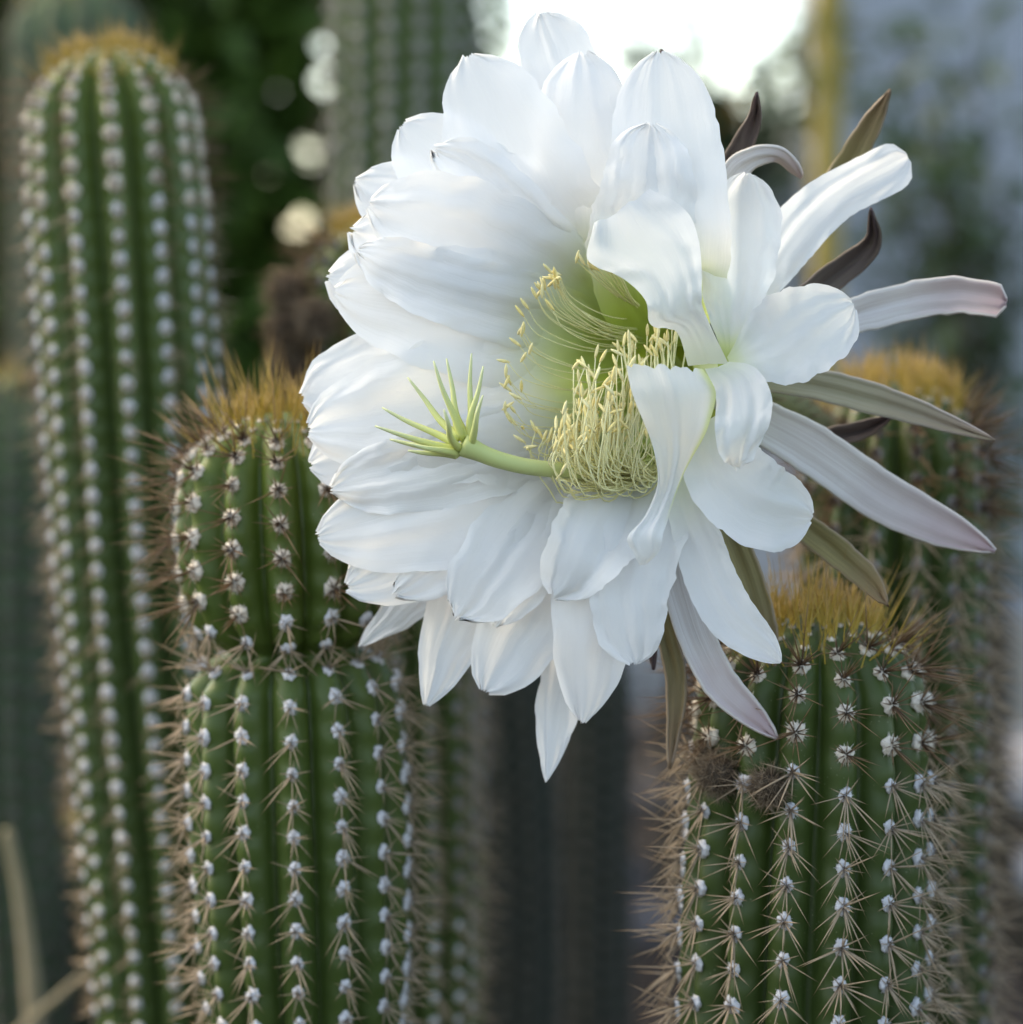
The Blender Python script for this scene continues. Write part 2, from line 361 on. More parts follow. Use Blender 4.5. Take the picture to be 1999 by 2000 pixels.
def cactus(name, label, top, low, prof, dome, nrib, phase, sp, m_stem, lod=2, vis=.30, depth=.23, gold=.05, star=.10, scale=1.0, group=None, crown=220, crown_len=.014, seed=1, spin_scale=1.0, dense=0, dull=0, waist=None):
    """top/low: axis points; prof: [(distance from top, radius)]; dome: height of the rounded top; gold/star: arc lengths where spine ages change"""
    r_ = random.Random(seed)
    a = (top - low).normalized(); L = (top.z + .05) / a.z; base = top - a * L
    e1 = Vector((1, 0, 0)); e1 = (e1 - a * e1.dot(a)).normalized(); e2 = a.cross(e1)
    root = empty(name, (base.x, base.y, 0)); tag(root, label, 'cactus', group)
    bow = r_.uniform(-.006, .006)
    def Rad(s):
        k = interp(prof, s)
        if s < dome: q = 1 - s / dome; k *= (max(0.0, 1 - q ** 2.3)) ** .5
        return k
    # arc-length table along the profile
    ss = [dome * (1 - math.cos(math.pi / 2 * i / 22)) for i in range(23)]
    step = .0022 if lod == 2 else .006
    s = dome
    while s < vis: s += step; ss.append(s)
    while s < L: s += .02; ss.append(min(s, L))
    rs = [Rad(s) for s in ss]; arc = [0]
    for i in range(1, len(ss)): arc.append(arc[-1] + math.hypot(ss[i] - ss[i - 1], rs[i] - rs[i - 1]))
    def at_arc(x):
        for i in range(1, len(arc)):
            if arc[i] >= x:
                f = (x - arc[i - 1]) / max(1e-9, arc[i] - arc[i - 1]); return ss[i - 1] + (ss[i] - ss[i - 1]) * f
        return ss[-1]
    offs = [r_.uniform(0, 1) for _ in range(nrib)]
    ribw = [r_.uniform(-.08, .08) for _ in range(nrib)]
    def sway(s): return e1 * (bow * math.sin(s * 9))
    nseg = nrib * (12 if lod == 2 else 7)
    V, F, A, G = [], [], [], []
    for i, s in enumerate(ss):
        for j in range(nseg):
            th = 2 * math.pi * j / nseg; x = nrib * th / (2 * math.pi); k = int(x + .5) % nrib
            g = abs(math.cos(math.pi * x)) ** .72
            bumpy = 1 + .014 * g * math.cos(2 * math.pi * (arc[i] / sp + offs[k])) * (lod == 2)
            d_ = depth * min(1, .25 + s / .02)
            rr = rs[i] * (1 - d_ * (1 - g)) * bumpy * (1 + .02 * ribw[k] * 5 * g)
            an = th + phase + .02 * math.sin(s * 22 + k)
            V.append(top - a * s + sway(s) + (e1 * math.cos(an) + e2 * math.sin(an)) * rr)
            A.append(min(1, arc[i] / .22)); G.append(g)
    n = nseg
    for i in range(len(ss) - 1):
        for j in range(n): F.append((i * n + j, (i + 1) * n + j, (i + 1) * n + (j + 1) % n, i * n + (j + 1) % n))
    obj('stem', mesh('stem', V, F, m_stem, {'t': A, 'ridge': G}), root)
    # areoles along the ridges
    spots = []
    for k in range(nrib):
        x = .010 + offs[k] * .006; th = 2 * math.pi * k / nrib
        while True:
            s = at_arc(x)
            if s > vis: break
            an = th + phase + .02 * math.sin(s * 22 + k); rad = e1 * math.cos(an) + e2 * math.sin(an)
            d = .0008; dr = (Rad(s + d) - Rad(max(s - d, 0))) / (s + d - max(s - d, 0))
            tang = (a - rad * dr).normalized(); nr = (rad + a * dr).normalized()
            pos = top - a * s + sway(s) + rad * (Rad(s) * (1 + .02 * ribw[k] * 5) * 1.004)
            age = 0 if x < gold else (1 if x < star else 2)
            if waist and waist[0] < s < waist[1]:
                x += .004; continue
            tocam = (CAM - pos).normalized().dot(nr)
            spots.append((tocam, pos, nr, tang, age, x))
            gr = min(1, .42 + x / .05 * .58)
            x += sp * gr * r_.uniform(.93, 1.07)
    if lod == 2:
        spots = sorted((q for q in spots if q[0] > -.42), key=lambda q: q[5]); rest = spots[298:]; spots = spots[:298]
        for (tc, pos, nr, tg, age, x) in spots:
            X = tg.cross(nr).normalized(); sc_ = scale * r_.uniform(.88, 1.14) * min(1, .6 + x / .05 * .4)
            B = Matrix((X, nr.cross(X), nr)).transposed().to_4x4()
            M = Matrix.Translation(pos) @ B
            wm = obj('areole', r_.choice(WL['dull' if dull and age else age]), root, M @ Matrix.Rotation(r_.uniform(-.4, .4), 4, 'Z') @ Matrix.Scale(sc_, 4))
            M2 = Matrix.Translation(pos + nr * .0005) @ B @ Matrix.Rotation(r_.uniform(-.35, .35), 4, 'Z') @ Matrix.Scale(r_.uniform(.85, 1.15) * spin_scale, 4)
            obj('spine_cluster', r_.choice(CL[age + (dense if age == 2 else 0)]), wm, M2)
    if lod != 2 or rest:
        bw = Buf(); bs = Buf()
        for (tc, pos, nr, tg, age, x) in (rest if lod == 2 else spots):
            if tc < -.4: continue
            X = tg.cross(nr).normalized(); ax = Matrix((X, nr.cross(X), nr)).transposed()
            bw.blob(pos, (.0021 * scale, .0024 * scale, .0014 * scale), r_.random(), .2, 1, axes=ax)
            for q in range(6):
                az = r_.uniform(0, 6.28); el = r_.uniform(.3, 1.2)
                d = ax @ Vector((math.cos(az) * math.sin(el), math.sin(az) * math.sin(el) - .2, math.cos(el)))
                bs.cone(pos, d * r_.uniform(.009, .018) * spin_scale, .0005, 3)
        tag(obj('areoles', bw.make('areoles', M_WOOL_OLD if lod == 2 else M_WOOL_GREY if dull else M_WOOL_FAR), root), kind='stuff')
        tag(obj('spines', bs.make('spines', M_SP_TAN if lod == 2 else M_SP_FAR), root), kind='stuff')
    # golden crown of young spines
    cb = Buf()
    for q in range(crown):
        an = r_.uniform(0, 6.28); s = at_arc(.001 + (r_.random() ** .75) * .036 * (Rad(.05) / .04)); rad = e1 * math.cos(an) + e2 * math.sin(an)
        pos = top - a * s + rad * Rad(s) * .97
        fr = s / max(1e-6, dome)
        d = (a * 1.0 + rad * (.12 + 1.9 * fr) * r_.uniform(.45, 1.2) + Vector((r_.uniform(-1, 1), r_.uniform(-1, 1), 0)) * .30).normalized()
        cb.cone(pos - d * .001, d * r_.uniform(.45, 1.3) ** 1.2 * crown_len, .00030 if lod == 2 else .0005, 4 if lod == 2 else 3)
    tag(obj('crown_spines', cb.make('crown_spines', M_SP_GOLD), root), kind='stuff')
    root['_'] = 0; del root['_']
    return root, (top, a, e1, e2, Rad)

def woolly_bud(root, pos, nr, rad, seed, n=900, hl=.006, rr=.00012):
    r_ = random.Random(seed); b = Buf(); c = Buf()
    c.blob(pos, (rad * .8,) * 3, seed, .12, 2)
    for k in range(n):
        d = Vector((r_.gauss(0, 1), r_.gauss(0, 1), r_.gauss(0, 1))).normalized()
        if d.dot(nr) < -.5: continue
        tw = Vector((r_.gauss(0, 1), r_.gauss(0, 1), r_.gauss(0, 1) - .3)) * .55
        v = (d + tw).normalized() * hl * r_.uniform(.5, 1.2)
        b.cone(pos + d * rad * .72, v, rr, 3, bend=Vector((r_.gauss(0, 1), r_.gauss(0, 1), r_.gauss(0, 1))) * hl * .12)
    core = obj('woolly_bud', c.make('woolly_bud', M_HAIR_CORE), root)
    tag(obj('wool_hair', b.make('wool_hair', M_HAIR), core), kind='stuff')

def stem_pts(sx0, sy0, sx1, sy1, Y): return P(sx0, sy0, Y), P(sx1, sy1, Y)

# near right cactus under the flower
Y1 = .945; t_, l_ = stem_pts(1592, 1205, 1582, 2000, Y1); k1 = pxm(Y1)
c1, f1 = cactus('columnar_cactus', 'sharp ribbed green cactus with golden crown and two brown woolly buds', t_, l_,
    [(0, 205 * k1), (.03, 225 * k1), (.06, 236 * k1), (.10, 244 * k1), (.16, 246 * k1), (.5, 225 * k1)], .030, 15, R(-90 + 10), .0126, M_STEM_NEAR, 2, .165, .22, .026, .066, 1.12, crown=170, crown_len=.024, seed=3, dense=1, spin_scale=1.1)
def on_stem(f, s, deg):
    top, a, e1, e2, Rad = f; an = R(deg); rad = e1 * math.cos(an) + e2 * math.sin(an); return top - a * s + rad * Rad(s), rad
for (s, dg, rd, sd_) in ((.0485, -143, .0075, 5), (.0505, -116, .0060, 6), (.045, -154, .0052, 8)):
    p_, n_ = on_stem(f1, s, dg); woolly_bud(c1, p_ + n_ * rd * .35, n_, rd, sd_, 850 if rd > .0045 else 450)

# mid left cactus with the waist
Y2 = .985; t_, l_ = stem_pts(545, 805, 592, 2000, Y2); k2 = pxm(Y2)
c2, f2 = cactus('columnar_cactus', 'waisted cactus with golden crown touching the left petals of the flower', t_, l_,
    [(0, 170 * k2), (.02, 200 * k2), (.04, 213 * k2), (.056, 211 * k2), (.068, 200 * k2), (.0765, 176 * k2), (.0805, 140 * k2), (.0825, 112 * k2), (.0845, 146 * k2), (.088, 184 * k2), (.095, 206 * k2), (.11, 213 * k2), (.14, 217 * k2), (.18, 210 * k2), (.23, 185 * k2), (.5, 175 * k2)],
    .026, 14, R(-90 + 2), .0112, M_STEM, 2, .225, .22, .022, .090, 1.08, crown=170, crown_len=.024, seed=5, waist=(.0785, .0865), spin_scale=.95)

# tall left cactus
Y3 = 1.2; t_, l_ = stem_pts(210, 95, 305, 1400, Y3); k3 = pxm(Y3)
c3, f3 = cactus('columnar_cactus', 'tall slender cactus with brown crown, rising left of the waisted one', t_, l_,
    [(0, 150 * k3), (.03, 163 * k3), (.07, 170 * k3), (.2, 172 * k3), (.4, 160 * k3)], .034, 13, R(-90 + 6), .0102, M_STEM, 2, .415, .24, .03, .085, 1.15, crown=150, crown_len=.016, seed=9, spin_scale=.75)

# behind right, carries the flower
Y4 = 1.10; t_, l_ = stem_pts(1752, 745, 1762, 1900, Y4); k4 = pxm(Y4)
c4, f4 = cactus('columnar_cactus', 'shaded cactus with brown golden crown behind the long right sepals', t_, l_,
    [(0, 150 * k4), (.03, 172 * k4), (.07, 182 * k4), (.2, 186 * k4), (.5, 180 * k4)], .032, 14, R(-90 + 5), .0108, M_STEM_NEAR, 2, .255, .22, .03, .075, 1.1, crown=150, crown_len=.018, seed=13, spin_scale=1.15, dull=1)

# behind the flower, woolly buds on its left
Y5 = 1.24; t_, l_ = stem_pts(765, 425, 790, 1700, Y5); k5 = pxm(Y5)
c5, f5 = cactus('columnar_cactus', 'cactus half hidden behind the flower with dried woolly buds on its side', t_, l_,
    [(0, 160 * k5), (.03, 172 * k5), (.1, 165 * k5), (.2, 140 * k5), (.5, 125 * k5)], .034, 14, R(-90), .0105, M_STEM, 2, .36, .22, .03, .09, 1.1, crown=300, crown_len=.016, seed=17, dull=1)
for (s, dg, rd, sd_) in ((.032, -165, .010, 25), (.046, -158, .011, 26), (.043, -135, .007, 27), (.064, -160, .011, 28), (.058, -176, .009, 29)):
    p_, n_ = on_stem(f5, s, dg); woolly_bud(c5, p_ + n_ * rd * .6, n_, rd, sd_, 500, .009, .0003)

# further stems, well out of focus
far = [
  ('grey green cactus column in front of the dark hedge, cut by the picture top', (790, -260, 800, 900, 1.75), 140, 14, 41),
  ('pale cactus with rounded top showing behind the tall slender cactus', (150, -40, 160, 1500, 1.95), 135, 13, 42),
  ('pale green topped cactus beside the tall slender cactus on its outer side', (25, 735, 40, 1700, 1.55), 92, 12, 43),
  ('short blurred cactus among dry stalks near the soil', (165, 1590, 190, 1990, 1.6), 105, 12, 44),
  ('low dark cactus between the waisted cactus and the dry stalks', (330, 1720, 330, 1990, 1.5), 80, 11, 45),
  ('dark shaded cactus column directly under the flower', (985, 1180, 1000, 1950, 1.9), 85, 12, 46),
  ('dark cactus column standing on bare soil below the hanging petals', (1165, 1240, 1160, 1950, 2.1), 75, 12, 47),
]
for lab, (x0, y0, x1, y1, Yq), rp, nr_, sd_ in far:
    t_, l_ = stem_pts(x0, y0, x1, y1, Yq); kq = pxm(Yq)
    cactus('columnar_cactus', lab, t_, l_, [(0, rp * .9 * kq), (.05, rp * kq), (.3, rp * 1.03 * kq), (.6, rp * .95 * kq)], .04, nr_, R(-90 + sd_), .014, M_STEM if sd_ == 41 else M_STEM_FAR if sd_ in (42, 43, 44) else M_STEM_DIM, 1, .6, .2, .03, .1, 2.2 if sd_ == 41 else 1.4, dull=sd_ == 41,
           group=None, crown=50 if sd_ in (42, 43) else 160, crown_len=.016, seed=sd_)

# ---------------------------------------------------------------- hedge, shrub, bamboo
M_LEAF = ramp_mat('hedge_leaf', [(0, (.05, .10, .018)), (.6, (.065, .125, .022)), (1, (.10, .16, .03))], rough=.45, transl=.3, nscale=4, namp=.5)
M_LEAF2 = ramp_mat('shrub_leaf', [(0, (.05, .085, .04)), (1, (.07, .11, .05))], rough=.5, transl=.3, nscale=6, namp=.4)
M_LEAF3 = ramp_mat('bamboo_leaf', [(0, (.13, .16, .03)), (1, (.18, .20, .04))], rough=.5, transl=.35)
M_BARK = ramp_mat('bark', [(0, (.07, .055, .04)), (1, (.06, .05, .035))], rough=.9, nscale=30)
def hedge(label, x0, x1, zlo, zhi, Y, thick, n, seed, gaps=(), ls=.05, m=None):
    r_ = random.Random(seed); b = Buf(); ws = wob(r_, 6)
    root = empty('hedge_shrub', ((x0 + x1) / 2, Y, 0)); tag(root, label, 'hedge')
    dirs = [(P(gx, gy, Y), gr) for gx, gy, gr in gaps]
    k = 0
    while k < n:
        x = r_.uniform(x0, x1); z = zlo + (zhi + .06 * ws(x * 4) - zlo) * r_.random() ** .85; y = Y + r_.uniform(-thick, thick)
        k += 1
        q = Vector((x, y, z)); dq = (q - CAM) * (Y / (y - CAM.y)) + CAM
        if any((dq - g).length < gr for g, gr in dirs): continue
        d = Vector((r_.gauss(0, 1), r_.gauss(0, .8), r_.gauss(-.2, .7))).normalized()
        nn = Vector((r_.gauss(0, .6), r_.gauss(-.4, .6), 1)).normalized()
        L = ls * r_.uniform(.6, 1.25); cen = q + d * L * .5
        dq = (cen - CAM) * (Y / (cen.y - CAM.y)) + CAM
        if any((dq - g).length < gr + L * .12 for g, gr in dirs): continue
        b.leaf(q, d, nn, L, L * .5)
    tag(obj('foliage', b.make('foliage', m or M_LEAF), root), kind='stuff')
    for k in range(9):
        x = x0 + (x1 - x0) * (k + .5) / 9 + r_.uniform(-.04, .04); bb = Buf(); p = [Vector((x, Y, -.05))]
        for q in range(5): p.append(p[-1] + Vector((r_.uniform(-.06, .06), r_.uniform(-.05, .05), (zhi * .85) / 5)))
        bb.tube(spline(p, 12), lambda u: .014 * (1 - .75 * u), 6); obj('trunk', bb.make('trunk', M_BARK), root)
    return root
YH = 3.3
hx0, hx1 = P(-250, 0, YH).x, P(960, 0, YH).x
hedge('dense dark green hedge with bright gaps behind the cacti', hx0, hx1, .05, P(0, -420, YH).z, YH, .22, 24000, 77,
      gaps=((637, 88, .0125), (641, 156, .013), (611, 298, .0125), (589, 435, .012), (937, 20, .010), (942, 75, .006)))

def pole():
    Yp = 2.7; x, _, _ = P(1608, 300, Yp); r_ = random.Random(4)
    root = empty('bamboo_pole', (x, Yp, 0)); tag(root, 'yellow brown bamboo pole with a leafy green tuft by the house', 'bamboo pole')
    M_C = ramp_mat('bamboo_culm', [(0, (.26, .19, .05)), (.5, (.30, .22, .05)), (1, (.24, .20, .04))], rough=.4, nscale=14)
    b = Buf(); zs = [-.05 + .0125 * i for i in range(150)]; zn = [P(1608, y, Yp).z for y in (110, 620, -420, 1150, 1700)]
    rad = lambda z: .0145 + .0022 * max(math.exp(-((z - q) / .007) ** 2) for q in zn)
    pts = [Vector((x + .004 * math.sin(z * 2), Yp, z)) for z in zs]; rr = [rad(z) for z in zs]
    b.tube(pts, lambda u: rr[min(149, round(u * 149))], 14); obj('culm', b.make('culm', M_C), root)
    b = Buf(); c = Vector((x, Yp, zn[0]))
    for k in range(46):
        d = Vector((r_.gauss(0, 1), r_.gauss(0, .6), r_.gauss(.1, .5))).normalized(); b.leaf(c + d * .012 + Vector((0, 0, r_.uniform(-.02, .03))), d, Vector((0, 0, 1)), r_.uniform(.025, .055), .012)
    tag(obj('leaf_tuft', b.make('leaf_tuft', M_LEAF3), root), kind='stuff')
pole()
def shrub(name, label, cat, base, tips, Y, nleaf, ls, m, seed, flower=None, jit=.05):
    """stems arching from base to the given tips, leaves along their outer parts"""
    r_ = random.Random(seed); root = empty(name, (base.x, base.y, 0)); tag(root, label, cat); lb = Buf()
    for tp in tips:
        p = [base + Vector((r_.uniform(-.03, .03), r_.uniform(-.03, .03), -.05)), base.lerp(tp, .35) + Vector((r_.uniform(-.04, .04), r_.uniform(-.05, .05), .10)), base.lerp(tp, .72) + Vector((0, r_.uniform(-.06, .06), .12)), tp]
        pts = spline(p, 22); b = Buf(); b.tube(pts, lambda u: .0055 * (1 - .8 * u), 5); obj('stem', b.make('stem', M_BARK), root)
        for k in range(nleaf):
            u = .3 + .7 * r_.random() ** .7; i = min(20, int(u * 21)); c = pts[i].lerp(pts[i + 1], r_.random())
            d = Vector((r_.gauss(0, 1), r_.gauss(0, 1), r_.gauss(0, .7))).normalized()
            lb.leaf(c + d * r_.uniform(0, jit), d, Vector((r_.gauss(0, .5), r_.gauss(0, .5), 1)), ls * r_.uniform(.6, 1.2), ls * .45)
    tag(obj('foliage', lb.make('foliage', m), root), kind='stuff')
    if flower:
        M_F = ramp_mat('orange_bloom', [(0, (.55, .26, .05)), (1, (.60, .34, .08))], rough=.7, transl=.3)
        for fp in flower:
            b = Buf()
            for k in range(16):
                d = Vector((r_.gauss(0, 1), r_.gauss(0, 1), r_.gauss(.2, .8))).normalized(); b.leaf(fp, d, Vector((0, 0, 1)), .022, .012)
            obj('bloom', b.make('bloom', M_F), root)
    return root
Ys = 2.9
shrub('leafy_shrub', 'loose fine leaved shrub against the blue grey wall', 'shrub', Vector((P(1990, 900, Ys).x, Ys, 0)),
      [P(sx, sy, Ys + dy) for sx, sy, dy in ((1740, 60, 0), (1830, 180, .1), (1900, 60, -.1), (1960, 330, 0), (1760, 330, .1), (1850, 430, -.1), (1700, 520, 0), (1920, 560, .1), (1790, 640, 0), (2060, 180, .1), (1670, 180, 0), (1960, 760, .05), (1880, 300, 0), (1800, 520, .1), (1900, 640, 0))], Ys, 46, .045, M_LEAF2, 6)
shrub('flowering_shrub', 'leafy branch with orange blooms in front of the low pale wall', 'shrub', Vector((P(1330, 900, 3.0).x, 3.0, 0)),
      [P(sx, sy, 3.0) for sx, sy in ((1350, 190), (1440, 165), (1520, 190), (1580, 140), (1345, 45), (1260, 70), (1540, 15), (1400, 240), (1480, 260))], 3.0, 70, .046, M_LEAF2, 8,
      flower=[P(1415, 225, 3.0), P(1428, 250, 3.02), P(1400, 262, 3.0), P(1440, 205, 3.0)], jit=.03)

# dry stalks, stones
M_DRY = ramp_mat('dry_stalk', [(0, (.20, .16, .10)), (.5, (.27, .22, .14)), (1, (.24, .2, .12))], rough=.8, nscale=25)
for lab, pts, Yq, rr in (
   ('upright pale dry stalk beside the short blurred cactus', ((75, 2060), (58, 1880), (40, 1740), (14, 1620)), 1.45, .0060),
   ('dry twig leaning across the short blurred cactus', ((40, 2010), (140, 1925), (235, 1850)), 1.42, .0026)):
    p = [P(x, y, Yq) for x, y in pts]; d_ = (p[0] - p[1]).normalized(); p = [p[0] + d_ * ((p[0].z + .02) / -d_.z)] + p
    b = Buf(); b.tube(spline(p, 30), lambda u: rr * (1 - .55 * u), 7); o = obj('dry_stalk', b.make('dry_stalk', M_DRY)); tag(o, lab, 'stalk', 'dry stalks')
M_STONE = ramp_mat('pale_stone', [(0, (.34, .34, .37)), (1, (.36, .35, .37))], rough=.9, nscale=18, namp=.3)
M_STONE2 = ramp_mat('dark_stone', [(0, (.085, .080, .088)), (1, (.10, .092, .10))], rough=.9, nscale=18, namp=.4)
r_ = random.Random(21)
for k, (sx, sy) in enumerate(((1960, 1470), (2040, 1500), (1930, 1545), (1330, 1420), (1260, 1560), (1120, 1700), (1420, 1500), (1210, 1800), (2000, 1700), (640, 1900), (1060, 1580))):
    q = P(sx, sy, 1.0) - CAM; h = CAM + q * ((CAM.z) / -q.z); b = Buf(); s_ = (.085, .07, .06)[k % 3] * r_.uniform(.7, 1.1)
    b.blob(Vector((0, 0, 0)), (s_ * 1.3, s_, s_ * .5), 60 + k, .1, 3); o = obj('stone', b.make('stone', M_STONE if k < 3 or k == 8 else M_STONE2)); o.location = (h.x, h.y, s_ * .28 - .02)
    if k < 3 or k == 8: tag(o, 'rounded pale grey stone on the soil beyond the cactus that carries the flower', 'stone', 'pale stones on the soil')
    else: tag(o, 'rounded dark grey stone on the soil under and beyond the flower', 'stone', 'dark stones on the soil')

# ---------------------------------------------------------------- the flower
FL = empty('cactus_flower', P(1430, 760, 1.0)); tag(FL, 'large open white flower with yellow stamens and green stigma', 'flower')
THROAT = P(1265, 690, .925)
def petal(name, ctrl=None, w=None, rows=None, cup=.045, roll=(0, 0), ruffle=.0014, tip=.80, tpow=2.0, jag=0.0, seed=0, m=None, green=.0, throat=True, NU=44, NV=21, thick=0, groove=.0002, claw=None, fold=0.0, pleat=.00055, gedge=0.0):
    """blade along ctrl (base to tip) with full widths w, or lofted through edge rows; cup lifts the edges to the viewer's side"""
    r_ = random.Random(seed * 7 + 3); n1, n2, n3 = wob(r_), wob(r_), wob(r_)
    Ls, Rs, Ns = [], [], []
    if rows:
        L = spline([P(a, b, e) for a, b, c, d, e in rows], NU); Rr = spline([P(c, d, e) for a, b, c, d, e in rows], NU)
        for i in range(NU):
            T = ((L[min(i + 1, NU - 1)] + Rr[min(i + 1, NU - 1)]) - (L[max(i - 1, 0)] + Rr[max(i - 1, 0)])).normalized()
            W = Rr[i] - L[i]; N = W.cross(T).normalized()
            if N.dot(CAM - L[i]) < 0: N = -N
            Ls.append(L[i]); Rs.append(Rr[i]); Ns.append(N)
    else:
        C = spline([P(*c) for c in ctrl], NU); ws = spline(w, NU)
        for i in range(NU):
            u = i / (NU - 1); T = (C[min(i + 1, NU - 1)] - C[max(i - 1, 0)]).normalized(); Vd = (CAM - C[i]).normalized()
            W = T.cross(Vd).normalized(); N = W.cross(T).normalized()
            if N.dot(Vd) < 0: N = -N
            an = R(roll[0] + (roll[1] - roll[0]) * u); Q = Matrix.Rotation(an, 3, T); W, N = Q @ W, Q @ N
            hw = ws[i] / 2 * pxm(C[i].y)
            if u > tip: hw *= max(.02, 1 - ((u - tip) / (1 - tip)) ** tpow) ** (1 / tpow)
            Ls.append(C[i] - W * hw * (1 + .05 * n1(u * 3.2) + .040 * n3(u * 17))); Rs.append(C[i] + W * hw * (1 + .05 * n2(u * 3.2) + .040 * n3(u * 19 + 2))); Ns.append(N)
    V, G, U, VV = [], [], [], []
    jj = [r_.uniform(-1, 1) for _ in range(NV)]
    for i in range(NU):
        u = i / (NU - 1); wd = (Rs[i] - Ls[i]).length / 2
        T = (Ls[min(i + 1, NU - 1)] + Rs[min(i + 1, NU - 1)] - Ls[max(i - 1, 0)] - Rs[max(i - 1, 0)]).normalized()
        for j in range(NV):
            v = -1 + 2 * j / (NV - 1); p = Ls[i].lerp(Rs[i], (v + 1) / 2)
            env = smooth(0, .35, u)
            off = cup * wd * (v * v - .4) + ruffle * env * (abs(v) ** 1.5) * (n3(u * 5.5 + (2.2 if v > 0 else 0)) + .5 * n1(u * 11 + v * 2)) + ruffle * .6 * env * n2(v * 2.6 + u * 1.7)
            off += pleat * env * math.sin(v * (5.5 + n1(3)) + n2(u * 1.5) * 1.6 + seed) * (1 - .5 * v * v)
            off -= groove * math.exp(-(v / .10) ** 2) * (1 - .5 * u)
            off += fold * wd * abs(v)
            p = p + Ns[i] * off
            if jag and u > .82: p = p + T * (jag * ((u - .82) / .18) * (jj[j] + .6 * n2(v * 9)))
            V.append(p); U.append(u); VV.append(v)
            g = green * (1 - smooth(0, claw or .35, u))
            if throat: g = max(g, 1 - smooth(.012, .056, (p - THROAT).length))
            if gedge: g = max(g, gedge * smooth(.72, 1, v) * smooth(.25, .5, u))
            G.append(g)
    F = [(i * NV + j, i * NV + j + 1, (i + 1) * NV + j + 1, (i + 1) * NV + j) for i in range(NU - 1) for j in range(NV - 1)]
    o = obj(name, mesh(name, V, F, m or M_PETAL, {'g': G, 'u': U, 'vv': VV}), FL)
    if thick: s_ = o.modifiers.new('thickness', 'SOLIDIFY'); s_.thickness = thick; s_.offset = 0
    return o
